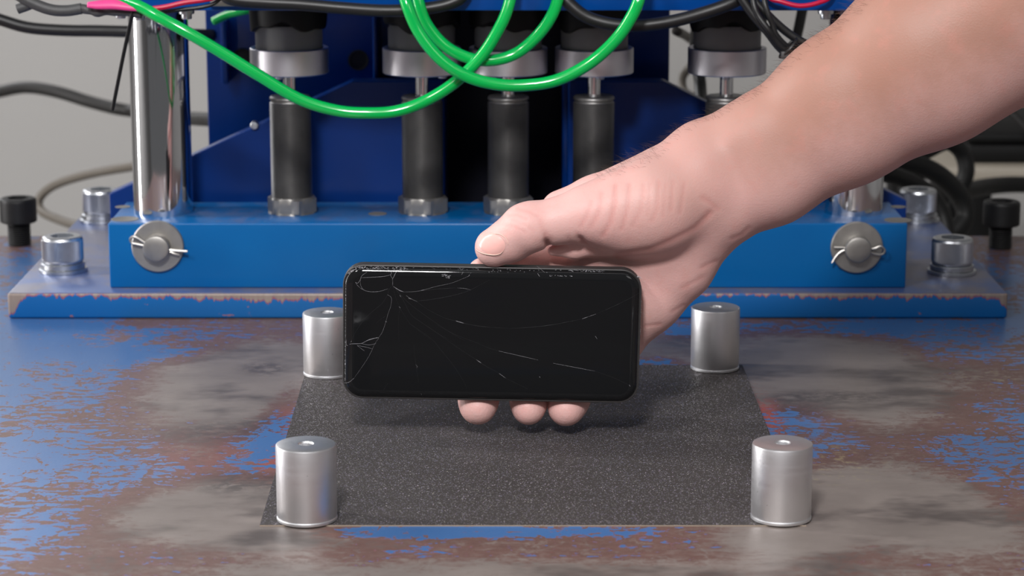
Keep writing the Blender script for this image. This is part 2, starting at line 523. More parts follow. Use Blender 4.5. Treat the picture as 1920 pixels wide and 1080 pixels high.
# ------------------------------------------------------------------ press frame
MX = -2.5                                   # centre line of the press
frame = thing('press_frame', (MX, 1500, 0), 'blue steel drop test press frame bolted on the back of the table', 'machine')
PZ = 15.0                                   # top of the base plate
obj('base_plate', box((MX - 286, 1369, 0), (MX + 286, 1640, PZ), 1.6, 3), M['plate'], frame)
BZ = 53.0
bx0, bx1 = P(202, 420, 1383).x, P(1702, 420, 1383).x
obj('cross_block', box((bx0, 1383, PZ), (bx1, 1452, BZ), 1.0, 3), M['blue'], frame)
def xz(px, py, Y):
    q = P(px, py, Y)
    return (q.x, q.z)
for cor in ([(205, 363), (660, 152), (833, 152)], [(1066, 152), (1244, 152), (1700, 376)]):
    gp = [xz(p_, q_, 1470) for p_, q_ in cor]
    obj('gusset_plate', prism_y([(gp[0][0], PZ)] + gp + [(gp[-1][0], PZ)], 1470, 1484, 0.8), M['deep_blue'], frame, smooth=False)
c0, c1 = P(389, 200, 1540).x, P(1254, 200, 1540).x
g0, g1 = P(828, 200, 1540).x, P(1071, 200, 1540).x
obj('back_column', box((c0, 1540, PZ), (g0, 1575, 420), 1.5), M['deep_blue'], frame)
obj('back_column', box((g1, 1540, PZ), (c1, 1575, 420), 1.5), M['deep_blue'], frame)
obj('channel_shade', box((g0, 1566, PZ), (g1, 1575, 420), 0.5), M['navy'], frame)  # added dark sheet standing in for the shade inside the open channel
for px, w in ((706, 8), (832, 7), (1062, 16)):
    x0 = P(px - w / 2, 150, 1500).x
    x1 = P(px + w / 2, 150, 1500).x
    obj('rib', box((x0, 1486, PZ), (x1, 1540, 420), 0.8), M['deep_blue'], frame)
x0, x1 = P(415, 100, 1530).x, P(427, 100, 1530).x
obj('rib', box((x0, 1526, P(420, 156, 1530).z), (x1, 1540, P(420, 38, 1530).z), 0.6), M['deep_blue'], frame)
for px, py in ((672, 113), (455, 110)):
    q = P(px, py, 1539)
    obj('bolt_hole', lathe([(6.5, 0), (6.5, 1.2), (5.6, 1.2), (5.4, 0.2)], (q.x, 1540, q.z), 24, 'Y'), M['groove'], frame)
# shallow counterbores at the block's four top corners and between the shock absorbers
for px, py, r in ((234, 411, 8.0), (230, 388, 4.5), (1684, 413, 8.0), (1684, 388, 4.5), (708, 401, 5.5)):
    q = G(px, py, BZ)
    if q.y - r < 1384: q.y = 1384.5 + r
    obj('counterbore', lathe([(r, 0), (r, 0.25), (r * 0.86, 0.25), (r * 0.82, 0.12)], (q.x, q.y, BZ), 32), M['dust'], frame, angle=30)
q = P(476, 237, 1465)
obj('edge_screw', lathe([(2.6, -3), (2.6, 1.0), (2.0, 1.8), (0.4, 2.0)], (q.x, 1469, q.z), 20, 'Y'), M['zinc'], frame)

# ------------------------------------------------------------------ upper carriage
CF = 1340.0                                # its front face
CZ = 179.1
carx0, carx1 = P(264, 10, CF).x, P(1645, 10, CF).x
car = thing('carriage', (MX, 1440, CZ), 'blue carriage bar with dark underside across the top of the guide posts', 'carriage')
obj('carriage_plate', box((carx0, CF, CZ), (carx1, 1482, CZ + 42), 0.8), M['mid_blue'], car)
obj('trim_bar', box((P(395, 0, CF).x, CF - 3.5, CZ + 2.6), (P(520, 0, CF).x, CF, CZ + 7), 0.5), M['steel'], car)

# guide posts
def guide_post(x):
    rings = [(17.3, 0), (17.3, 190), (16.6, 191)]
    return lathe(rings, (x, 1419, BZ), 72)
for px, lab in ((307, 'polished chrome guide post standing left of the shock absorbers'),
                (1599, 'polished chrome guide post mostly hidden behind the forearm on the right')):
    x = P(px, 400, 1419).x
    setp(obj('guide_post', guide_post(x), M['chrome']), lab, 'post', 'chrome guide posts')

# small bolts with nuts hanging below the carriage
def small_bolt(q, z):
    b = lathe([(2.6, -5.5), (2.9, -5.0), (2.9, -2.8), (4.2, -2.6), (4.4, -1.6), (4.4, 0.0)], (q.x, q.y, z), 18)
    return b
for px, Y, lab in ((226, 1355, 'small zinc bolt under the carriage just left of the left post'),
                   (262, 1347, 'small zinc bolt end beside the black zip tie'),
                   (350, 1351, 'small zinc bolt under the carriage right of the left post'),
                   (1548, 1351, 'small zinc bolt under the carriage beside the upper forearm')):
    q = P(px, 30, Y)
    setp(obj('small_bolt', small_bolt(q, CZ - 0.2), M['zinc']), lab, 'bolt', 'small bolts under the carriage')
# mounting blocks that carry the outer two of them
for nm, px0, px1 in (('mounting_lug', 214, 270), ('mounting_lug', 1530, 1580)):
    a, b = P(px0, 20, CF + 15).x, P(px1, 20, CF + 15).x
    obj(nm, box((a, CF + 2, CZ - 0.3), (b, CF + 27, CZ + 14), 0.6), M['zinc'] if px0 < 900 else M['mid_blue'], car)

# ------------------------------------------------------------------ shock absorbers and landing bumpers
SHX = [P(px, 390, 1419).x for px in (548, 793, 953, 1112, 1358)]
shock_labels = ['threaded black shock absorber nearest the left guide post',
                'threaded black shock absorber with the green tube crossing its top, second from the left post',
                'threaded black shock absorber in the middle, above the thumb tip',
                'threaded black shock absorber rising just left of the wrist',
                'shock absorber hidden by the forearm, only its shiny rod showing']
shock = None
for i, x in enumerate(SHX):
    if shock is None:
        shock = thing('shock_absorber', (x, 1419, BZ), shock_labels[0], 'shock absorber', 'shock absorbers on the blue block')
        def hexs(a, k, r):
            if k in (0, 5): return r
            s = math.pi / 3
            aa = ((a + 0.22) % s) - s / 2
            return min(r, 13.2 / math.cos(aa))
        obj('hex_nut', lathe([(14.2, 0), (15.3, 0.9), (15.3, 4.6), (15.3, 5.6), (15.3, 8.6), (13.0, 9.6)], (x, 1419, BZ), 72, shape=hexs), M['nut_steel'], shock, angle=25)
        prof = [(11.5, 8)]
        h = 9.0
        while h < 64.5:
            prof += [(11.55, h), (12.15, h + 0.55)]
            h += 1.15
        prof += [(11.2, h + 0.2), (11.2, h + 1.0), (12.0, h + 1.4), (12.0, h + 2.6), (11.3, h + 3.4), (4.5, h + 3.4)]
        obj('threaded_body', lathe(prof, (x, 1419, BZ), 48), M['shock_body'], shock, angle=60)
        obj('piston_rod', lathe([(3.9, 66), (3.9, 80.5), (7.2, 80.6), (7.2, 81.8), (6.0, 82.0)], (x, 1419, BZ), 32), M['chrome'], shock)
    else:
        dup(shock, (x, 1419, BZ), shock_labels[i])
bump_labels = ['silver ringed grey bumper over the shock absorber nearest the left post',
               'silver ringed grey bumper partly covered by two green tube loops',
               'silver ringed grey bumper in the middle behind the crossing green tubes',
               'silver ringed grey bumper behind the right rise of the green loop',
               'silver ringed grey bumper just above the forearm, beside the black wire bundle']
bumper = None
for i, x in enumerate(SHX):
    if bumper is None:
        z0 = 175.0
        bumper = thing('landing_bumper', (x, 1419, 175), bump_labels[0], 'bumper', 'bumpers under the carriage')
        obj('ring', lathe([(20.5, -39.9), (22.2, -39.9), (22.8, -39.3), (22.8, -25.4), (22.4, -25.0), (20.0, -25.0), (20.0, -27.0), (12, -27)], (x, 1419, z0), 64), M['ring_alu'], bumper)
        obj('ring_screw', lathe([(2.4, -41.6), (2.6, -41.3), (2.6, -39.9)], (x - 4.5, 1403, z0), 16), M['zinc'], bumper)
        obj('rubber_body', lathe([(19.4, -26.8), (19.5, -14), (18.6, -11.5), (15, -9)], (x, 1419, z0), 56), M['grey_rubber'], bumper)
        def wavy(a, k, r):
            return r
        rings = []
        for r, h, am in ((19.0, -12.5, 2.2), (22.2, -11.5, 2.6), (22.8, -4, 0.6), (22.4, 3.9, 0), (10, 3.9, 0)):
            rings.append([(x + r * math.cos(a), 1419 + r * math.sin(a), z0 + h + am * math.sin(3 * a + 0.6) + 0.5 * am * math.sin(7 * a))
                          for a in [2 * math.pi * k / 72 for k in range(72)]])
        obj('torn_boot', loft(rings), M['black_rubber'], bumper)
    else:
        dup(bumper, (x, 1419, 175), bump_labels[i], rotz=[0, 1.1, -0.35, 0.45, 0.15][i])

# ------------------------------------------------------------------ big socket screws on the base plate
def knurl(a, k, r):
    if 3 <= k <= 6:
        return r * (1.0 + (0.020 if int(round(a / (2 * math.pi) * 144)) % 2 else -0.020))
    return r
def socket_head(x, y, z, knurled=True):
    prof = [(11.2, 0), (11.9, 0.5), (12.0, 1.6), (12.0, 2.2), (12.0, 2.8), (12.0, 13.2), (12.0, 13.8), (12.0, 14.2), (11.6, 15.4), (10.6, 16.0)]
    b = lathe(prof, (x, y, z), 144, shape=knurl if knurled else None)
    # socket: open the top cap and sink a hexagon
    b.faces.ensure_lookup_table()
    top = max(b.faces, key=lambda f: f.calc_center_median().z if len(f.verts) > 10 else -1e9)
    r = bmesh.ops.inset_region(b, faces=[top], thickness=3.2, depth=0)
    hexv = list(top.verts)
    for v in hexv:
        d = Vector((v.co.x - x, v.co.y - y))
        a = math.atan2(d.y, d.x)
        s = math.pi / 3
        aa = (a % s) - s / 2
        rr = 6.6 / math.cos(aa)
        v.co.x, v.co.y = x + rr * math.cos(a), y + rr * math.sin(a)
    e = bmesh.ops.extrude_face_region(b, geom=[top])
    vs = [g for g in e['geom'] if isinstance(g, bmesh.types.BMVert)]
    bmesh.ops.delete(b, geom=[top], context='FACES_ONLY')
    for v in vs: v.co.z -= 8
    return b
plate_screws = [(119, 1431, 'knurled zinc socket screw at the front left corner of the base plate'),
                (1784, 1426, 'knurled zinc socket screw at the front right corner of the base plate'),
                (191, 1592, 'zinc socket screw at the back left of the base plate, behind the block'),
                (1720, 1592, 'zinc socket screw at the back right of the base plate, before the black hoses')]
screw = None
for px, Y, lab in plate_screws:
    a = math.atan((CAMH - PZ) / Y)
    row = 540 + F * math.tan(a - PITCH)
    x = P(px, row, Y).x
    if screw is None:
        screw = thing('socket_screw', (x, Y, PZ), lab, 'bolt', 'zinc socket screws on the base plate')
        obj('flat_washer', lathe([(14.0, 0), (14.4, 0.3), (14.4, 1.9), (14.0, 2.2), (8, 2.2)], (x, Y, PZ), 56), M['zinc'], screw)
        lw = lathe([(12.3, 2.2), (12.9, 2.5), (12.9, 5.0), (12.4, 5.4), (8, 5.4)], (x, Y, PZ), 56)
        obj('lock_washer', lw, M['zinc'], screw)
        obj('screw_head', socket_head(x, Y, PZ + 5.4), M['zinc'], screw, angle=25)
    else:
        dup(screw, (x, Y, PZ), lab, rotz=0.4 * len(lab))
# black screws standing half undone in the table's back corners
bs = None
for px, Y, lab in ((37, 1586, 'black socket screw standing proud of the table at its back left corner'),
                   (1875, 1575, 'black socket screw standing proud of the table at its back right corner')):
    a = math.atan(CAMH / Y)
    x = P(px, 540 + F * math.tan(a - PITCH), Y).x
    if bs is None:
        bs = thing('black_socket_screw', (x, Y, 0), lab, 'bolt', 'black screws in the back corners of the table')
        prof = [(7.0, 0)]
        h = 0.3
        while h < 13:
            prof += [(7.0, h), (7.7, h + 0.7)]
            h += 1.4
        prof += [(7.2, h), (7.2, 16.0)]
        obj('threaded_shank', lathe(prof, (x, Y, 0), 36), M['black_oxide'], bs, angle=60)
        obj('screw_head', socket_head(x, Y, 15.5, False), M['black_oxide'], bs, angle=25)
    else:
        dup(bs, (x, Y, 0), lab)

# ------------------------------------------------------------------ locking pins in the block's front face
def locking_pin(px, py, side, lab):
    q = P(px, py, 1380)
    x, z, y = q.x, q.z, 1383.0
    t = thing('locking_pin', (x, y - 1.6, z - 15), lab, 'pin', 'steel pins with washer in the block front')
    obj('washer', lathe([(14.2, 0.05), (15.0, 0.4), (15.0, 1.9), (14.5, 2.4), (8.0, 2.4)], (x, y, z), 64, 'Y'), M['nut_steel'], t)
    obj('pin', lathe([(7.6, 0.2), (7.6, 8.6), (7.2, 9.4), (6.2, 9.8), (2, 9.8)], (x, y, z), 40, 'Y'), M['nut_steel'], t)
    s = side
    yy = y - 5.4
    wr = 0.75
    if s > 0:   # loop on the left, legs splayed to the right
        pts = [(x - 6, yy, z + 2.5), (x - 9, yy, z + 4.6), (x - 12.5, yy, z + 6.6), (x - 14.8, yy, z + 5.4), (x - 14.2, yy, z + 3.0), (x - 10.5, yy, z + 2.0), (x - 6, yy, z + 1.2)]
        b = tube(pts, wr, 8, 6)
        tube([(x + 6.5, yy, z - 1.2), (x + 11, yy, z - 1.7), (x + 17.6, yy - 0.6, z - 2.0)], wr * 1.25, 8, 4, b)
        tube([(x + 6.5, yy, z - 1.9), (x + 10, yy, z - 3.4), (x + 12.6, yy + 0.6, z - 4.2)], wr, 8, 4, b)
    else:
        pts = [(x + 6, yy, z - 0.3), (x + 9.5, yy, z + 0.2), (x + 13.0, yy, z + 1.4), (x + 15.4, yy, z - 0.6), (x + 14.4, yy, z - 3.0), (x + 11, yy, z - 3.1), (x + 6, yy, z - 1.6)]
        b = tube(pts, wr, 8, 6)
        tube([(x - 6.5, yy, z + 0.5), (x - 10, yy, z + 0.8), (x - 13.5, yy, z + 0.9)], wr, 8, 4, b)
        tube([(x - 6.5, yy, z - 0.5), (x - 9.5, yy, z - 1.6), (x - 12.5, yy - 0.4, z - 4.5), (x - 14.6, yy - 1, z - 8.0)], wr, 8, 4, b)
    obj('cotter_pin', b, M['steel'], t)
locking_pin(295, 463, 1, 'steel pin with round washer and cotter pin at the left end of the block')
locking_pin(1607, 465, -1, 'steel pin with round washer and cotter pin at the right end of the block')

# ------------------------------------------------------------------ sheet of abrasive paper and the four pucks
sc = [G(487, 987), G(1512, 987), G(1392, 686), G(577, 686)]
bm = bmesh.new()
NX, NY = 24, 28
grid = [[None] * (NX + 1) for _ in range(NY + 1)]
for j in range(NY + 1):
    for i in range(NX + 1):
        u, v = i / NX, j / NY
        q = (sc[0] * (1 - u) + sc[1] * u) * (1 - v) + (sc[3] * (1 - u) + sc[2] * u) * v
        wv = 0.30 * math.sin(v * 9.5 + 0.6 * math.sin(u * 4)) * math.sin(math.pi * u) * math.sin(math.pi * v)
        grid[j][i] = (bm.verts.new((q.x, q.y, 0.55 + wv + 0.3 * math.sin(math.pi * u) * math.sin(math.pi * v))), bm.verts.new((q.x, q.y, 0.02)))
for j in range(NY):
    for i in range(NX):
        a = [grid[j][i], grid[j][i + 1], grid[j + 1][i + 1], grid[j + 1][i]]
        bm.faces.new([k[0] for k in a])
        bm.faces.new([k[1] for k in reversed(a)])
border = [(0, i) for i in range(NX + 1)] + [(j, NX) for j in range(1, NY + 1)] + [(NY, i) for i in range(NX - 1, -1, -1)] + [(j, 0) for j in range(NY - 1, 0, -1)]
for k in range(len(border)):
    a, b = border[k], border[(k + 1) % len(border)]
    f = bm.faces.new((grid[a[0]][a[1]][1], grid[b[0]][b[1]][1], grid[b[0]][b[1]][0], grid[a[0]][a[1]][0]))
    f.material_index = 1
bmesh.ops.recalc_face_normals(bm, faces=list(bm.faces))
setp(obj('sandpaper_sheet', bm, [M['paper'], M['paper_edge']], angle=40), 'black abrasive sandpaper sheet lying flat on the table under the phone', 'sandpaper')

puck_spots = [(576, 973, 'aluminium cylinder on the front left corner of the sandpaper'),
              (1464, 971, 'aluminium cylinder on the front right corner of the sandpaper'),
              (615, 701, 'aluminium cylinder at the back left corner, half hidden by the phone'),
              (1340, 690, 'aluminium cylinder at the back right corner, under the forearm')]
puck = None
for k, (px, py, lab) in enumerate(puck_spots):
    q = G(px, py, 0.6)
    if puck is None:
        puck = thing('aluminium_cylinder', q, lab, 'weight', 'aluminium cylinders at the corners of the sheet')
        prof = [(12.3, 0), (12.8, 0.4), (12.8, 1.3), (12.45, 1.6), (12.45, 2.0), (12.65, 2.4), (12.7, 32.0), (12.5, 32.7), (12.0, 33.0),
                (3.4, 33.0), (2.9, 32.4), (2.6, 28.0), (0.5, 27.0)]
        obj('cylinder_body', lathe(prof, q, 72), M['puck'], puck)
    else:
        dup(puck, q, lab, rotz=1.3 * k)

# ------------------------------------------------------------------ the cracked phone
YF = 1110.0                                    # front face of the phone
PC = Vector(((921.5 - 960) / F * 1141, YF, 52.0))
ROLL = math.radians(1.1)
PW, PH, PT = 138.4, 63.8, 11.0
def ph(x, y, z):
    """phone space: x right, y away from the viewer, z up, centre of the face"""
    c, s_ = math.cos(ROLL), math.sin(ROLL)
    return Vector((PC.x + x * c + z * s_, PC.y + y, PC.z - x * s_ + z * c))
def rrect(w, h, r, n=10):
    out = []
    for cx, cz, a0 in ((1, 1, 0), (-1, 1, 90), (-1, -1, 180), (1, -1, 270)):
        for k in range(n + 1):
            a = math.radians(a0 + 90 * k / n)
            out.append((cx * (w / 2 - r) + r * math.cos(a), cz * (h / 2 - r) + r * math.sin(a)))
    return out
def pring(inset, y, r=9.5):
    return [ph(x, y, z) for x, z in rrect(PW - 2 * inset, PH - 2 * inset, max(r - inset, 1.0))]
phone = thing('cracked_phone', ph(0, 5, -PH / 2), 'black phone with cracked glass front held sideways by the hand', 'phone')
obj('phone_body', loft([pring(4.5, PT), pring(1.6, PT - 0.4), pring(0.4, PT - 1.8), pring(0.0, PT - 3.5), pring(0.0, 0.9), pring(0.15, 0.75), pring(0.5, 0.7), pring(0.8, 1.3), pring(2.5, 1.4)]), M['phone_body'], phone, angle=50)
gl = []
for k in range(9):
    a = math.pi / 2 * k / 8
    gl.append(pring(1.0 + 4.4 * (1 - math.cos(a)), 1.2 - 2.2 * math.sin(a)))
gl.insert(0, pring(1.0, 1.6))
gl.append(pring(9, -1.03, 12))
gbm = loft(gl)
for f in gbm.faces:                            # the rounded rim is bare glass, the flat face is coated
    if abs(f.normal.y) < 0.985 or f.calc_center_median().y > PC.y - 0.9: f.material_index = 1
obj('front_glass', gbm, [M['glass'], M['glass_rim']], phone, angle=60)

def face_pt(px, py):
    """photograph point on the glass -> phone space, following the rounded rim"""
    q = P(px, py, YF - 1.0)
    d = q - PC
    c, s_ = math.cos(ROLL), math.sin(ROLL)
    x, z = d.x * c - d.z * s_, d.x * s_ + d.z * c
    e = min(PW / 2 - abs(x), PH / 2 - abs(z)) - 1.0
    y = -1.0
    if e < 4.4:
        e = max(e, 0.02)
        y = 1.2 - 2.2 * math.sqrt(max(0.0, 1 - (1 - e / 4.4) ** 2))
    return ph(x, y - 0.04, z)
def Q4(pts):      # coordinates read off the enlarged crop at the phone's upper left corner
    return [(640 + x / 6.75, 480 + y / 6.75) for x, y in pts]
def Q5(pts):
    return [(640 + x / 6.75, 610 + y / 6.75) for x, y in pts]
def Q8(pts):
    return [(960 + x / 6.75, 480 + y / 6.75) for x, y in pts]
bright = [
    (Q4([(600, 150), (635, 205), (625, 245), (650, 290)]), 0.10), (Q4([(770, 165), (700, 200), (665, 260), (648, 290)]), 0.13),
    (Q4([(525, 145), (590, 175), (630, 210)]), 0.12), (Q4([(648, 290), (650, 345), (648, 372)]), 0.07),
    (Q4([(620, 240), (540, 258), (400, 268), (250, 275)]), 0.09), (Q4([(325, 205), (260, 250), (240, 300), (205, 345), (180, 330)]), 0.10),
    (Q4([(240, 300), (245, 370), (285, 430), (370, 452), (480, 448), (590, 415)]), 0.08),
    (Q4([(180, 330), (195, 360), (240, 405), (290, 432)]), 0.07),
    (Q4([(660, 385), (710, 420), (790, 455)]), 0.14), (Q4([(690, 400), (740, 440), (785, 452)]), 0.10),
    (Q4([(790, 455), (900, 452), (1010, 437), (1200, 385), (1400, 340), (1590, 265)]), 0.055),
    (Q4([(1005, 438), (1050, 428)]), 0.13), (Q4([(1590, 265), (1620, 245), (1650, 175)]), 0.12), (Q4([(1630, 225), (1690, 180)]), 0.09),
    (Q4([(1480, 150), (1520, 185)]), 0.09), (Q4([(1545, 205), (1520, 240)]), 0.09),
    (Q4([(755, 520), (740, 495)]), 0.10), (Q4([(820, 500), (880, 540), (955, 575)]), 0.07), (Q4([(850, 535), (885, 545)]), 0.13),
    (Q4([(585, 490), (630, 522), (635, 570), (625, 640)]), 0.06), (Q4([(625, 640), (590, 735), (562, 835)]), 0.06), (Q4([(555, 825), (575, 835)]), 0.13),
    (Q4([(562, 835), (520, 960), (470, 1035)]), 0.06), (Q4([(470, 1035), (430, 1038), (320, 1075)]), 0.12),
    (Q4([(730, 640), (750, 660)]), 0.10), (Q4([(1450, 820), (1550, 850)]), 0.10), (Q4([(1470, 405), (1560, 410), (1640, 430)]), 0.07),
    (Q5([(55, 260), (130, 235), (250, 230), (320, 195), (380, 170), (475, 155)]), 0.12), (Q5([(250, 230), (350, 248), (440, 230)]), 0.08),
    (Q5([(200, 255), (310, 275), (395, 298)]), 0.08), (Q5([(200, 255), (260, 300), (295, 325)]), 0.07), (Q5([(60, 190), (70, 262), (130, 200)]), 0.08),
    (Q5([(20, 742), (90, 725), (160, 670)]), 0.10), (Q5([(160, 670), (300, 470), (370, 350), (420, 240), (475, 160)]), 0.05),
    (Q5([(940, 495), (960, 520), (955, 540)]), 0.07), (Q5([(1735, 450), (1770, 475)]), 0.12), (Q5([(1010, 865), (1015, 885)]), 0.08),
    (Q8([(890, 795), (960, 770)]), 0.12), (Q8([(960, 770), (1060, 735)]), 0.07),
    ([(935, 658), (1009, 675)], 0.085), ([(1037, 681), (1116, 696)], 0.085), ([(893, 674), (902, 681)], 0.12), ([(936, 700), (948, 709)], 0.10),
    ([(855, 602), (869, 606)], 0.09), ([(1011, 706), (1013, 708)], 0.12), ([(1116, 630), (1120, 636)], 0.10), ([(1180, 722), (1182, 725)], 0.14),
    ([(1006, 500), (1022, 512)], 0.09), ([(1008, 513), (1012, 519)], 0.16)]
faint = [
    (Q4([(648, 372), (600, 430), (585, 490), (520, 595), (470, 640), (320, 770), (220, 900), (160, 1000), (125, 1080)]), 0.07),
    (Q4([(648, 372), (720, 460), (790, 570), (880, 740), (1000, 830), (1190, 960), (1400, 1080)]), 0.06),
    (Q4([(650, 375), (760, 500), (860, 600), (1100, 780), (1400, 980), (1560, 1070)]), 0.06),
    (Q4([(950, 575), (1100, 680), (1300, 780), (1450, 822), (1600, 860), (1880, 905)]), 0.06),
    (Q4([(955, 573), (1200, 540), (1450, 490), (1640, 425), (1880, 300)]), 0.06),
    (Q4([(1010, 440), (1200, 420), (1400, 405), (1470, 405)]), 0.05),
    (Q4([(648, 380), (700, 560), (735, 650), (725, 800), (728, 1080)]), 0.05),
    (Q4([(560, 760), (500, 800), (440, 850)]), 0.04), (Q4([(740, 660), (850, 830), (910, 890), (1140, 1060)]), 0.05),
    (Q5([(900, 0), (1140, 170), (1260, 310), (1420, 510), (1530, 680), (1590, 800)]), 0.06),
    (Q5([(1080, 0), (1300, 160), (1560, 340), (1740, 455), (1890, 560)]), 0.05),
    (Q5([(1220, 0), (1450, 120), (1700, 215), (1890, 300)]), 0.05),
    (Q5([(915, 250), (935, 420), (945, 500), (975, 700), (1010, 870)]), 0.05), (Q5([(590, 735), (540, 810), (460, 945)]), 0.07),
    (Q8([(0, 915), (200, 905), (500, 872), (720, 830), (890, 795)]), 0.06), (Q8([(1060, 735), (1300, 630), (1540, 510), (1640, 460)]), 0.06),
    ([(869, 606), (900, 612), (960, 616)], 0.055), ([(902, 681), (936, 700)], 0.055), ([(948, 709), (985, 727), (1018, 745)], 0.055),
    ([(912, 651), (935, 658)], 0.055), ([(1116, 696), (1150, 708), (1180, 722)], 0.055)]
def crack_mesh(lines):
    b = None
    for pts, r in lines:
        w = [face_pt(*q) for q in pts]
        r0 = r * 0.45
        def rad(u, r0=r0):
            return r0 * (0.55 + 0.45 * math.sin(math.pi * min(max(u, 0.08), 0.92)))
        b = tube(w, rad, 5, 4, b)
    return b
cb = crack_mesh(bright)
# crushed glass along the upper and left rim
def chip_run(px0, py0, px1, py1, n, jit, size):
    global cb
    for k in range(n):
        u = random.random()
        x = px0 + (px1 - px0) * u + random.uniform(-jit, jit) * 0.4
        y = py0 + (py1 - py0) * u + random.uniform(-jit, jit)
        a = random.uniform(-0.6, 0.6) if abs(px1 - px0) > abs(py1 - py0) else random.uniform(1.0, 2.1)
        l = random.uniform(0.8, 3.0)
        cb = tube([face_pt(x, y), face_pt(x + l * math.cos(a), y + l * math.sin(a))], size * random.uniform(0.7, 1.6), 4, 2, cb)
chip_run(668, 503, 728, 503, 60, 2.0, 0.08)
chip_run(735, 505, 765, 504, 26, 2.5, 0.10)
chip_run(828, 515, 842, 520, 30, 3.0, 0.06)
chip_run(770, 502, 900, 506, 26, 2.0, 0.05)
chip_run(1065, 508, 1132, 510, 70, 1.8, 0.075)
chip_run(900, 508, 1060, 510, 26, 2.5, 0.05)
chip_run(1030, 517, 1075, 518, 22, 1.0, 0.05)
chip_run(1196, 517, 1202, 523, 18, 2.0, 0.07)
chip_run(648, 524, 646, 720, 60, 0.6, 0.05)
chip_run(652, 512, 668, 503, 26, 1.5, 0.09)
chip_run(1203, 560, 1198, 700, 34, 0.6, 0.045)
obj('crack_lines', cb, M['crack'], phone, angle=180)['kind'] = 'stuff'
obj('hairline_cracks', crack_mesh(faint), M['crack_faint'], phone, angle=180)['kind'] = 'stuff'

# ------------------------------------------------------------------ tubes, cables and wires
def PF(px, py, Y):
    """like P; distances given against the carriage face follow that face"""
    return P(px, py, Y - (1385.0 - CF) if 1345 <= Y <= 1390 else Y)
def cable(name, pts, r, mat, label, cat, group=None, n=10, seg=12, flat=1.0):
    o = obj(name, tube([PF(*q) for q in pts], r, seg, n, None, flat), M[mat], None, angle=180)
    return setp(o, label, cat, group)
gt = 'green air tubes'
cable('air_tube', [(150, -40, 1376), (215, -6, 1370), (262, 12, 1366), (300, 33, 1362), (350, 60, 1360), (420, 101, 1360), (480, 138, 1360), (560, 185, 1360), (630, 207, 1360), (690, 212, 1360), (745, 208, 1361),
                   (800, 188, 1362), (855, 153, 1362), (905, 102, 1363), (940, 45, 1364), (955, 5, 1366), (963, -40, 1370), (965, -90, 1380)], 3.25, 'green',
      'glossy green air tube sagging lowest, from the left guide post to the middle', 'tube', gt)
cable('air_tube', [(746, -90, 1380), (752, -40, 1364), (760, 0, 1353), (784, 58, 1351), (825, 110, 1350), (875, 143, 1350), (930, 158, 1350), (985, 160, 1350), (1045, 150, 1350), (1105, 119, 1350),
                   (1155, 74, 1350), (1186, 28, 1351), (1200, -8, 1353), (1208, -50, 1365), (1210, -90, 1380)], 3.35, 'green',
      'glossy green air tube making the widest front loop before the bumpers', 'tube', gt)
cable('air_tube', [(776, -90, 1382), (779, -40, 1374), (784, 0, 1370), (800, 45, 1369), (835, 86, 1369), (880, 109, 1369), (925, 113, 1369), (968, 100, 1370), (1005, 70, 1370), (1032, 34, 1370), (1046, -2, 1371), (1052, -45, 1374), (1054, -90, 1382)], 3.25, 'green',
      'glossy green air tube making the smaller inner loop behind the wide one', 'tube', gt)
cable('air_tube', [(400, 40, 1500), (428, 27, 1497), (462, 19, 1492), (500, 10, 1490.5), (560, -10, 1494)], 2.6, 'green',
      'short dark stretch of green tube under the carriage behind the long tube', 'tube', gt)

# sleeved sensor lead across the top left, ending in two heat shrink joints
lead = thing('sensor_lead', PF(160, 18, 1372), 'grey sleeved sensor lead with pink and black heat shrink joints at top left', 'cable')
obj('sleeve', tube([PF(*q) for q in ((-60, -70, 1372), (30, -12, 1372), (62, 6, 1372), (95, 18, 1372), (125, 20, 1372), (153, 16, 1372))], 3.1, 14, 8), M['sleeve'], lead)
obj('sleeve_end', tube([PF(*q) for q in ((33, 17, 1374), (50, 11, 1374), (66, 4, 1374))], 2.8, 14, 5), M['sleeve'], lead)
obj('black_shrink', tube([PF(*q) for q in ((151, 15, 1372), (170, 20, 1371), (185, 23, 1371), (205, 21, 1371), (235, 23, 1370), (266, 26, 1370))], lambda u: 2.3 + 0.25 * math.sin(u * 21) + 0.5 * max(0, 0.3 - abs(u - 0.32)), 12, 8), M['sleeve'], lead, angle=180)
obj('pink_shrink', tube([PF(*q) for q in ((164, 9, 1366), (185, 9, 1366), (215, 8, 1366), (245, 12, 1366), (280, 17, 1366))], lambda u: 0.8 + 2.5 * math.sin(math.pi * min(1, 0.12 + u * 0.75)) , 12, 8, None, 0.6), M['pink'], lead, angle=180)
obj('black_wire', tube([PF(*q) for q in ((264, 25, 1370), (300, 23, 1370), (340, 18, 1371), (380, 13, 1372), (405, 4, 1374), (425, -20, 1378), (430, -60, 1383))], 1.15, 8, 8), M['cable_black'], lead)
obj('red_wire', tube([PF(*q) for q in ((278, 17, 1366), (310, 13, 1366), (345, 5, 1367), (400, -4, 1370), (440, -25, 1376), (450, -60, 1383))], 1.4, 8, 8), M['red'], lead)
cable('zip_tie', [(256, 2, 1372), (249, 24, 1368), (243, 50, 1371), (232, 100, 1374), (221, 155, 1376), (213, 195, 1377), (211, 207, 1377)], lambda u: 1.25 - 0.35 * max(0, (u - 0.85) / 0.15), 'cable_black',
      'thin black zip tie tail hanging in front of the left chrome post', 'zip tie', flat=0.45)
cable('cable', [(-80, 0, 1530), (-30, 25, 1530), (10, 40, 1530), (55, 52, 1530), (120, 57, 1530), (190, 58, 1528), (260, 60, 1525), (340, 64, 1530), (400, 66, 1541)], 3.7, 'cable_black',
      'black cable running from the left picture edge behind the chrome post', 'cable', 'cables behind the left post')
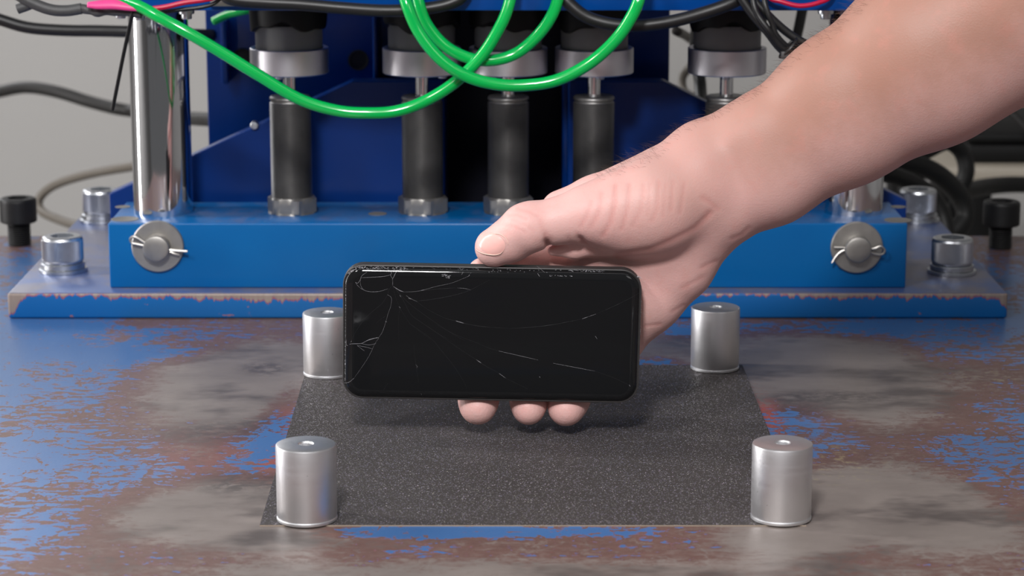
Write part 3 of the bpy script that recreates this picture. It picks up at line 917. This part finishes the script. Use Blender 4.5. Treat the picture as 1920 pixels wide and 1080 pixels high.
cable('cable', [(-120, 190, 2150), (-50, 185, 2120), (0, 172, 2100), (50, 164, 2080), (105, 172, 2060), (165, 190, 2040), (215, 203, 2020), (260, 210, 2000), (330, 220, 1900), (420, 225, 1700), (470, 225, 1586)], 5.2, 'cable_grey',
      'blurred dark grey cable bending down behind the left chrome post', 'cable', 'cables behind the left post')
cable('cable', [(480, 290, 1586), (400, 296, 1650), (330, 300, 1800), (250, 312, 1950), (170, 326, 2000), (105, 346, 2030), (74, 372, 2040), (78, 396, 2030), (110, 412, 1980), (150, 424, 1900), (230, 440, 1800), (300, 450, 1720)], 3.8, 'cable_tan',
      'blurred tan cable loop behind the left black screw', 'cable', 'cables behind the left post')
cable('cable', [(400, -60, 1384), (418, -14, 1381), (440, 0, 1379), (500, 5, 1378), (560, 8, 1378), (640, 15, 1377), (720, 20, 1377), (790, 17, 1377), (845, 6, 1378), (872, -14, 1379), (890, -70, 1384)], 3.4, 'cable_black',
      'black cable sagging along the carriage left of the green loops', 'cable', 'black cables before the carriage')
cable('cable', [(1040, -70, 1384), (1055, -12, 1376), (1075, 14, 1374), (1105, 34, 1373), (1150, 46, 1372), (1200, 48, 1372), (1255, 41, 1372), (1310, 27, 1373), (1370, 6, 1374), (1410, -20, 1378), (1430, -70, 1384)], 3.5, 'cable_black',
      'black cable sagging along the carriage right of the green loops', 'cable', 'black cables before the carriage')
# bundle of black wires tied together above the wrist
bun = thing('wire_bundle', PF(1470, 95, 1366), 'bundle of black wires tied together hanging beside the forearm', 'wires')
for pts, r in (([(1360, -60, 1372), (1385, -12, 1368), (1410, 25, 1366), (1440, 60, 1364), (1462, 88, 1364), (1490, 110, 1364), (1540, 135, 1366)], 2.6),
               ([(1395, -60, 1374), (1412, -6, 1370), (1440, 28, 1368), (1475, 60, 1368), (1510, 82, 1368), (1560, 105, 1370)], 2.4),
               ([(1405, -60, 1372), (1413, 5, 1364), (1422, 30, 1362), (1440, 55, 1360), (1452, 72, 1361), (1470, 92, 1362), (1510, 115, 1366)], 1.8),
               ([(1425, -60, 1372), (1433, 0, 1363), (1440, 25, 1361), (1448, 45, 1361), (1456, 66, 1361), (1480, 90, 1363), (1520, 108, 1367)], 1.6)):
    obj('wire', tube([PF(*q) for q in pts], r, 10, 8), M['cable_black'], bun, angle=180)
def tie_ring(c, axis, r):
    axis = axis.normalized()
    a = axis.orthogonal().normalized()
    b = axis.cross(a)
    return tube([c + a * (r * math.cos(k * math.pi / 10)) + b * (r * math.sin(k * math.pi / 10)) for k in range(21)], 0.9, 8, 1, None, 1.0, False)
zt = obj('zip_tie', tie_ring(PF(1478, 90, 1365), PF(1500, 110, 1364) - PF(1460, 75, 1364), 6.5), M['cable_black'], bun)
h0 = PF(1472, 103, 1361)
obj('tie_head', box(h0 - Vector((2.2, 2, 2)), h0 + Vector((2.2, 2, 2)), 0.5), M['sleeve'], zt)
cable('wire', [(1420, -60, 1383), (1440, -8, 1378), (1465, 3, 1376), (1500, 11, 1375), (1535, 5, 1376), (1560, -10, 1379), (1580, -60, 1383)], 1.3, 'red', 'thin red wire dipping across the carriage near the forearm', 'wire')
cable('strap', [(1512, -20, 1560), (1504, 20, 1560), (1498, 50, 1560), (1490, 85, 1560), (1480, 130, 1558), (1472, 180, 1556), (1462, 240, 1540), (1452, 330, 1510), (1450, 352, 1494)], 4.6, 'cable_black', 'dark strap hanging behind the carriage next to the forearm', 'strap', flat=0.5)
cable('cable', [(1268, 58, 1600), (1290, 70, 1700), (1325, 100, 1800), (1300, 118, 1820), (1280, 145, 1820), (1284, 172, 1800), (1310, 184, 1750), (1345, 188, 1700), (1390, 200, 1650), (1440, 250, 1600), (1450, 330, 1560)], 3.2, 'cable_tan', 'small tan cable loop between the blue column and the rightmost bumper', 'cable')
cable('cable', [(1300, -10, 1560), (1308, 40, 1600), (1304, 90, 1620), (1312, 150, 1620), (1316, 190, 1600), (1330, 230, 1560), (1350, 280, 1500)], 4.2, 'cable_black', 'black cable hanging straight down right of the blue column', 'cable')
hs = 'black hoses behind the right of the press'
cable('hose', [(1540, 270, 1680), (1580, 284, 1690), (1640, 297, 1710), (1710, 306, 1730), (1760, 328, 1740), (1798, 366, 1750), (1810, 402, 1750), (1796, 428, 1745), (1770, 450, 1740), (1755, 470, 1735)], 7.2, 'black_rubber',
      'thick black hose bending down in the outermost curve behind the right screws', 'hose', hs)
cable('hose', [(1560, 300, 1650), (1610, 314, 1650), (1655, 324, 1660), (1700, 338, 1675), (1740, 362, 1685), (1764, 398, 1685), (1774, 436, 1680), (1774, 470, 1675)], 6.2, 'black_rubber',
      'black hose bending down closest to the back right zinc screw', 'hose', hs)
cable('hose', [(1610, 250, 1720), (1680, 276, 1760), (1730, 284, 1790), (1775, 266, 1810), (1802, 284, 1820), (1812, 318, 1820), (1802, 350, 1820), (1784, 390, 1820), (1776, 440, 1815)], 6.4, 'black_rubber',
      'black hose arching up right under the forearm edge', 'hose', hs)
cable('hose', [(1700, 356, 1760), (1740, 358, 1840), (1790, 362, 1900), (1850, 350, 1980), (1910, 346, 2020), (1990, 352, 2050), (2080, 370, 2050)], 7.0, 'black_rubber',
      'blurred black hose running off the right picture edge above the black screw', 'hose', hs)
cable('cable', [(1870, 180, 2160), (1892, 205, 2150), (1925, 240, 2140), (1980, 290, 2130)], 3.0, 'cable_grey', 'thin blurred cable slanting down by the right picture edge', 'cable')

# ------------------------------------------------------------------ things behind the table on the right
by = 2150.0
q0 = P(1808, 325, by)
bench = thing('side_bench', (q0.x + 300, by + 200, -880), 'blurred beige side bench behind the table on the right', 'bench')
ztop = P(1808, 314, by).z
obj('bench_top', box((q0.x - 30, by, ztop - 13), (q0.x + 640, by + 420, ztop), 2), M['beige'], bench)
for sx in (q0.x + 10, q0.x + 590):
    for sy in (by + 30, by + 380):
        obj('leg', box((sx - 18, sy - 18, -880), (sx + 18, sy + 18, ztop - 13), 2), M['case'], bench)
q1, q2 = P(1812, 312, by + 30), P(1812, 254, by + 30)
ec = thing('equipment_case', (q1.x + 200, by + 120, ztop), 'long low black equipment case on the beige side bench', 'case')
obj('case_body', box((q1.x, by + 20, ztop), (q1.x + 420, by + 190, ztop + (q2.z - q1.z) * 0.62), 4), M['case'], ec)
obj('case_lid', box((q1.x - 2, by + 18, ztop + (q2.z - q1.z) * 0.66), (q1.x + 422, by + 192, ztop + (q2.z - q1.z)), 4), M['case'], ec)

# ------------------------------------------------------------------ the arm and hand: one continuous body grown from a distance field
H = 1.05
def V(px, py, d):
    q = P(px, py, YF + d)
    return np.array((q.x, q.y, q.z), dtype=np.float32)
lo = np.array((-40.0, YF - 40, -2.0)); hi = np.array((364.0, YF + 78, 315.0))
n3 = np.ceil((hi - lo) / H).astype(int) + 1
ax = [(lo[i] + H * np.arange(n3[i])).astype(np.float32) for i in range(3)]
D = np.full(n3, 60.0, dtype=np.float32)
def region(a, b, r):
    p0 = np.floor((np.minimum(a, b) - r - lo) / H).astype(int).clip(0)
    p1 = np.minimum(np.ceil((np.maximum(a, b) + r - lo) / H).astype(int) + 1, n3)
    return tuple(slice(int(p0[i]), int(p1[i])) for i in range(3))
def cone_d(sl, a, b, ra, rb, fy=1.0):
    X = ax[0][sl[0]][:, None, None]; Yg = ax[1][sl[1]][None, :, None]; Z = ax[2][sl[2]][None, None, :]
    ba = b - a
    L = max(float((ba ** 2).sum()), 1e-6)
    px_, py_, pz_ = X - a[0], Yg - a[1], Z - a[2]
    t = np.clip((px_ * ba[0] + py_ * ba[1] + pz_ * ba[2]) / L, 0, 1)
    dx, dy, dz = px_ - t * ba[0], (py_ - t * ba[1]) / fy, pz_ - t * ba[2]
    return np.sqrt(dx * dx + dy * dy + dz * dz) - (ra + t * (rb - ra))
def add(a, b, ra, rb, k=4.0, fy=1.0, fld=None):
    A = D if fld is None else fld
    sl = region(a, b, max(ra, rb) * max(1, fy) + k + 3)
    d = cone_d(sl, a, b, ra, rb, fy)
    c = A[sl]
    h = np.clip(0.5 + 0.5 * (c - d) / k, 0, 1)
    A[sl] = c * (1 - h) + d * h - k * h * (1 - h)
def chain(pts, k=4.0, fy=1.0, fld=None):
    for (p, r), (q, s_) in zip(pts[:-1], pts[1:]):
        add(V(*p), V(*q), r, s_, k, fy, fld)
def carve(a, b, r, k=2.0):
    sl = region(a, b, r + k + 2)
    d = -cone_d(sl, a, b, r, r)
    c = D[sl]
    h = np.clip(0.5 - 0.5 * (c - d) / k, 0, 1)
    D[sl] = c * (1 - h) + d * h + k * h * (1 - h)
# forearm: radial and ulnar sides, rounder towards the elbow
chain([((1240, 350, 22), 15.0), ((1322, 300, 24), 16.5), ((1420, 262, 22), 19), ((1568, 182, 18), 27.0), ((1725, 88, 14), 34), ((1950, -50, 10), 40), ((2230, -225, 8), 44)], 10)
chain([((1290, 425, 27), 13.5), ((1350, 380, 24), 17.5), ((1440, 330, 23), 22), ((1590, 229, 18), 27.5), ((1745, 132, 14), 34), ((1960, 0, 10), 40), ((2240, -200, 8), 44)], 10)
# palm: metacarpals and heel
chain([((1322, 320, 24), 17), ((1240, 395, 25), 17), ((1135, 480, 28), 13)], 11)
chain([((1330, 360, 25), 16), ((1240, 450, 28), 15), ((1100, 545, 31), 12)], 11)
chain([((1335, 390, 25), 16), ((1250, 490, 29), 14), ((1120, 600, 32), 11.5)], 11)
chain([((1350, 405, 25), 11.5), ((1310, 455, 27), 10.8), ((1280, 505, 28), 11.8), ((1222, 565, 29), 12.6), ((1160, 640, 32), 11.0)], 9)
# back of the hand at the index knuckle, showing above the thumb
chain([((1235, 335, 26), 14.5), ((1115, 376, 27), 11.3), ((1052, 394, 27), 9.6)], 4)
# thenar pad and thumb
add(V(1300, 345, 17), V(1215, 385, 9), 19, 20.0, 9)
add(V(1215, 385, 9), V(1145, 400, 6), 20.0, 16.5, 7)
add(V(1240, 408, 10), V(1180, 425, 9), 15, 13.0, 8)
chain([((1150, 392, 6), 15.8), ((1100, 402, 4), 12.4), ((1052, 413, 3), 11.0)], 5)
chain([((1052, 413, 3), 10.6), ((998, 424, 2), 11.2), ((984, 429, 1), 11.2), ((958, 449, 3), 10.2), ((927, 464, 4), 9.2)], 2.5)
# index finger lying along the back of the top edge
chain([((1150, 470, 28), 12.5), ((1075, 488, 27), 9.3), ((1040, 493, 26), 8.8), ((960, 502, 23), 8.0), ((905, 511, 21), 7.2)], 4)
chain([((1140, 452, 11), 6.5), ((1078, 467, 10), 4.4), ((1036, 470, 9), 2.6)], 3)
# web between thumb and index finger
add(V(1130, 430, 16), V(1095, 468, 22), 8.0, 6.0, 7)
# middle, ring and little finger: separate fields so the fingers do not melt together
def finger(pts):
    Fd = np.full(n3, 60.0, dtype=np.float32)
    chain(pts, 3.0, 1.0, Fd)
    return Fd
fs = [finger([((1100, 545, 31), 11.5), ((1010, 600, 40), 10.0), ((958, 640, 42), 9.6), ((915, 705, 31), 8.9), ((898, 742, 18), 9.0), ((897, 752, 13.5), 9.0), ((896, 763, 10), 8.4)]),
      finger([((1120, 600, 32), 11.2), ((1045, 640, 42), 9.6), ((1015, 665, 43), 9.2), ((994, 718, 32), 8.3), ((990, 742, 18), 8.3), ((991, 754, 13.5), 8.2), ((991, 766, 10), 7.8)]),
      finger([((1160, 640, 32), 11.0), ((1105, 668, 40), 9.4), ((1085, 690, 41), 9.0), ((1070, 730, 31), 8.8), ((1070, 742, 18), 9.2), ((1065, 754, 13.5), 9.1), ((1061, 766, 10), 8.4)])]
D2 = D.copy()
for k, Fd in enumerate(fs):
    h = np.clip(0.5 + 0.5 * (D2 - Fd) / 4.0, 0, 1)
    # melt into the palm near the knuckles only
    X = ax[0][:, None, None]
    knuck = V(1100, 590, 32)[0]
    wgt = np.clip((X - (knuck - 14)) / 12.0, 0, 1)
    sm = D2 * (1 - h) + Fd * h - 4.0 * h * (1 - h)
    D2 = np.minimum(D2, Fd) * (1 - wgt) + sm * wgt
D = D2
# creases carved in: under the thumb joint, thenar crease into the palm, heel of the hand
carve(V(1024, 452, -7), V(1030, 462, 2), 1.0, 2.0)
carve(V(1088, 447, -6), V(1098, 456, 0), 0.9, 2.0)
def surface_nets(A):
    n = A.shape
    ins = A < 0
    cfg = np.zeros((n[0] - 1, n[1] - 1, n[2] - 1), np.int8)
    for i in (0, 1):
        for j in (0, 1):
            for k in (0, 1):
                cfg += ins[i:n[0] - 1 + i, j:n[1] - 1 + j, k:n[2] - 1 + k]
    act = (cfg > 0) & (cfg < 8)
    idx = np.argwhere(act)
    ids = np.full(act.shape, -1, np.int32)
    ids[act] = np.arange(len(idx))
    acc = np.zeros((len(idx), 3)); cnt = np.zeros(len(idx))
    corner = [(i, j, k) for i in (0, 1) for j in (0, 1) for k in (0, 1)]
    val = {c: A[idx[:, 0] + c[0], idx[:, 1] + c[1], idx[:, 2] + c[2]] for c in corner}
    for c in corner:
        for axn in range(3):
            if c[axn] == 0:
                e = list(c); e[axn] = 1; e = tuple(e)
                a, b = val[c], val[e]
                m = (a < 0) != (b < 0)
                t = np.where(m, a / np.where(a - b == 0, 1, a - b), 0)
                pt = np.tile(np.array(c, float), (len(idx), 1))
                pt[:, axn] = t
                acc[m] += pt[m]; cnt[m] += 1
    verts = idx + acc / cnt[:, None]
    quads = []
    for axn in range(3):
        u, v = (axn + 1) % 3, (axn + 2) % 3
        s0 = [slice(None)] * 3; s1 = [slice(None)] * 3
        s0[axn] = slice(0, -1); s1[axn] = slice(1, None)
        cr = ins[tuple(s0)] != ins[tuple(s1)]
        e = np.argwhere(cr)
        ok = (e[:, u] > 0) & (e[:, v] > 0) & (e[:, u] < n[u] - 1) & (e[:, v] < n[v] - 1)
        e = e[ok]
        flip = ins[tuple(s0)][e[:, 0], e[:, 1], e[:, 2]]
        def at(du, dv):
            q = e.copy(); q[:, u] -= du; q[:, v] -= dv
            return ids[q[:, 0], q[:, 1], q[:, 2]]
        qd = np.stack([at(1, 1), at(0, 1), at(0, 0), at(1, 0)], 1)
        qd[~flip] = qd[~flip][:, ::-1]
        quads.append(qd)
    return verts, np.concatenate(quads)
vv, qq = surface_nets(D)
vv = vv * H + lo
# relax the surface a little
for it in range(3):
    s_ = np.zeros_like(vv); c_ = np.zeros(len(vv))
    for k in range(4):
        a, b = qq[:, k], qq[:, (k + 1) % 4]
        np.add.at(s_, a, vv[b]); np.add.at(s_, b, vv[a])
        np.add.at(c_, a, 1); np.add.at(c_, b, 1)
    vv = vv * 0.5 + 0.5 * s_ / np.maximum(c_, 1)[:, None]
def normals(vv):
    a = vv[qq[:, 2]] - vv[qq[:, 0]]; b = vv[qq[:, 3]] - vv[qq[:, 1]]
    fn = np.cross(a, b)
    nn = np.zeros_like(vv)
    for k in range(4): np.add.at(nn, qq[:, k], fn)
    return nn / np.maximum(np.linalg.norm(nn, axis=1), 1e-9)[:, None]
nn = normals(vv)
def project(w):
    y, z = w[:, 1], w[:, 2] - CAMH
    dep = y * CP - z * SP
    return 960 + F * w[:, 0] / dep, 540 - F * (y * SP + z * CP) / dep
ppx, ppy = project(vv)
# skin folds: shallow valleys on the side of the hand turned up and forwards
folds = [([(1154, 348), (1151, 390), (1143, 420), (1130, 442)], 0.75, 5), ([(1180, 346), (1176, 392), (1166, 430)], 0.6, 4.5),
         ([(1206, 346), (1201, 395), (1186, 425)], 0.45, 4.5), ([(1236, 342), (1232, 392), (1222, 415)], 0.4, 4.5), ([(1262, 340), (1258, 395)], 0.35, 4.5),
         ([(1284, 345), (1276, 398)], 0.35, 4.5), ([(1219, 345), (1214, 402)], 0.25, 4), ([(1248, 345), (1244, 405)], 0.25, 4), ([(1128, 362), (1122, 400), (1108, 425)], 0.5, 5), ([(1108, 378), (1100, 405), (1088, 425)], 0.45, 5),
         ([(1022, 440), (1026, 456)], 0.8, 4), ([(1010, 405), (1018, 428), (1034, 448)], 0.3, 5), ([(972, 391), (990, 396), (1006, 404)], 0.4, 3.5),
         ([(952, 403), (970, 403), (986, 410)], 0.4, 3.5), ([(944, 421), (962, 424), (984, 434)], 0.35, 3.5), ([(960, 412), (980, 420), (1000, 432)], 0.3, 3.5), ([(1085, 440), (1092, 452), (1104, 458)], 0.5, 4),
         ([(1066, 444), (1072, 456)], 0.35, 4), ([(1372, 448), (1392, 440), (1404, 428)], 0.5, 5), ([(1316, 502), (1342, 490)], 0.5, 5), ([(1280, 540), (1318, 520)], 0.4, 5),
         ([(1260, 585), (1282, 572)], 0.4, 4), ([(1208, 612), (1238, 608)], 0.5, 4), ([(1345, 392), (1330, 378), (1318, 372)], 0.5, 6), ([(1160, 478), (1220, 468), (1262, 450), (1304, 428), (1332, 400)], 0.9, 7)]
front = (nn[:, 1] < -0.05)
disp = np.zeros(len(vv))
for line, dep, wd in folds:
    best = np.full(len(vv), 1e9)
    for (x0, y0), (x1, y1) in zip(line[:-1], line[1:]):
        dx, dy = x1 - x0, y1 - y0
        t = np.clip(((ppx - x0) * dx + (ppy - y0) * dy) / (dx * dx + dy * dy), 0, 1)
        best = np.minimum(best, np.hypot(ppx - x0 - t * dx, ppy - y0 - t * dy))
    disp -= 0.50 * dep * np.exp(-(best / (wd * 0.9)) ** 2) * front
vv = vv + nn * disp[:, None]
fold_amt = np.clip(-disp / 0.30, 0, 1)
nn = normals(vv)
me = bpy.data.meshes.new('person')
org = np.array((lo[0] + 150, YF + 20, 40.0))
me.from_pydata(((vv - org) * S).tolist(), [], qq.tolist())
me.update()
me.shade_smooth()
at_ = me.attributes.new('fold', 'FLOAT', 'POINT')
at_.data.foreach_set('value', fold_amt.astype(np.float32))
me.materials.append(M['skin'])
person = bpy.data.objects.new('person', me)
C.objects.link(person)
person.location = Vector(org) * S
setp(person, 'bare forearm and hand reaching in from the upper right, thumb and fingers gripping the phone', 'person')

# thumbnail: a thin curved plate lying on the thumb's own surface
from mathutils.bvhtree import BVHTree
bvh = BVHTree.FromPolygons(vv.tolist(), qq.tolist())
camv = Vector((0, 0, CAMH))
def hit(px, py, lift):
    loc, nrm, i, d = bvh.ray_cast(camv, ray(px, py).normalized())
    return None if loc is None else loc + nrm * lift
def nail(scale, lift, a0=0.0):
    c = (923.0, 458.0)
    dirx = Vector((-0.55, 0.835))            # towards the tip of the thumb
    diry = Vector((0.835, 0.55))
    b = bmesh.new()
    rings = []
    for k in range(7):
        ring = []
        for i in range(28):
            a = 2 * math.pi * i / 28
            ca, sa = math.cos(a), math.sin(a)
            e = 2.6
            ux = math.copysign(abs(ca) ** (2 / e), ca) * 19.5
            uy = math.copysign(abs(sa) ** (2 / e), sa) * (25 if sa > 0 else 24)
            f = scale * k / 6
            q = (c[0] + (dirx.x * ux + diry.x * uy) * f, c[1] + (dirx.y * ux + diry.y * uy) * f)
            h_ = hit(q[0], q[1], lift * (1 - 0.75 * (k / 6) ** 6))
            ring.append(h_)
        rings.append(ring)
    vs = [[b.verts.new(p) if p is not None else None for p in r] for r in rings[1:]]
    ctr = b.verts.new(hit(c[0], c[1], lift))
    for i in range(28):
        j = (i + 1) % 28
        if vs[0][i] and vs[0][j]: b.faces.new((ctr, vs[0][i], vs[0][j]))
        for r0, r1 in zip(vs[:-1], vs[1:]):
            if r0[i] and r0[j] and r1[i] and r1[j]: b.faces.new((r0[i], r1[i], r1[j], r0[j]))
    bmesh.ops.recalc_face_normals(b, faces=list(b.faces))
    return b
fn = setp(obj('fingernail', nail(1.0, 0.5), M['nail'], person, angle=180), 'short pink thumbnail')
edge = [hit(x, y, 0.40) for x, y in ((892, 464), (897, 470), (906, 474.5), (917, 477), (928, 477.5), (938, 475), (944, 470))]
obj('nail_edge', tube([e_ for e_ in edge if e_ is not None], lambda u: 0.06 + 0.22 * math.sin(math.pi * u), 6, 5), M['nail_edge'], fn, angle=180)
cut = [hit(x, y, 0.20) for x, y in ((905, 452), (911, 446), (919, 440.5), (929, 438.5), (939, 440), (947, 445), (952, 452), (953, 459))]
obj('cuticle', tube([e_ for e_ in cut if e_ is not None], lambda u: 0.05 + 0.14 * math.sin(math.pi * u), 6, 5), M['nail_edge'], fn, angle=180)

# short hairs along the upper side of wrist and forearm
cand = np.argwhere((ppx > 1120) & (ppx < 1900) & (ppy < 420) & (ppy > -60) & (nn[:, 2] > 0.55) & (nn[:, 1] > -0.45) & (ppy < 330 - (ppx - 1230) * 0.62 + 60))[:, 0]
pick = rng.choice(cand, size=min(900, len(cand)), replace=False)
hb = bmesh.new()
arm_dir = Vector((-0.82, 0.0, -0.35))
for i in pick:
    p0 = Vector(vv[i].tolist()); nv = Vector(nn[i].tolist())
    L = random.uniform(2.5, 6.5)
    dr = (arm_dir * random.uniform(0.3, 1.0) + nv * random.uniform(0.25, 0.9) + Vector((random.uniform(-.5, .5), random.uniform(-.4, .4), random.uniform(-.3, .5)))).normalized()
    p1 = p0 + dr * L * 0.5; p2 = p0 + (dr * 0.8 + arm_dir * 0.3).normalized() * L
    sd = dr.orthogonal().normalized() * 0.03
    bd = dr.cross(sd)
    v0 = [hb.verts.new(p0 + sd), hb.verts.new(p0 - sd * 0.5 + bd), hb.verts.new(p0 - sd * 0.5 - bd)]
    v1 = [hb.verts.new(p1 + sd * .8), hb.verts.new(p1 - sd * 0.4 + bd * .8), hb.verts.new(p1 - sd * 0.4 - bd * .8)]
    v2 = hb.verts.new(p2)
    for k in range(3):
        j = (k + 1) % 3
        hb.faces.new((v0[k], v0[j], v1[j], v1[k]))
        hb.faces.new((v1[k], v1[j], v2))
ho = obj('arm_hair', hb, M['hair'], person, angle=180)
ho['kind'] = 'stuff'
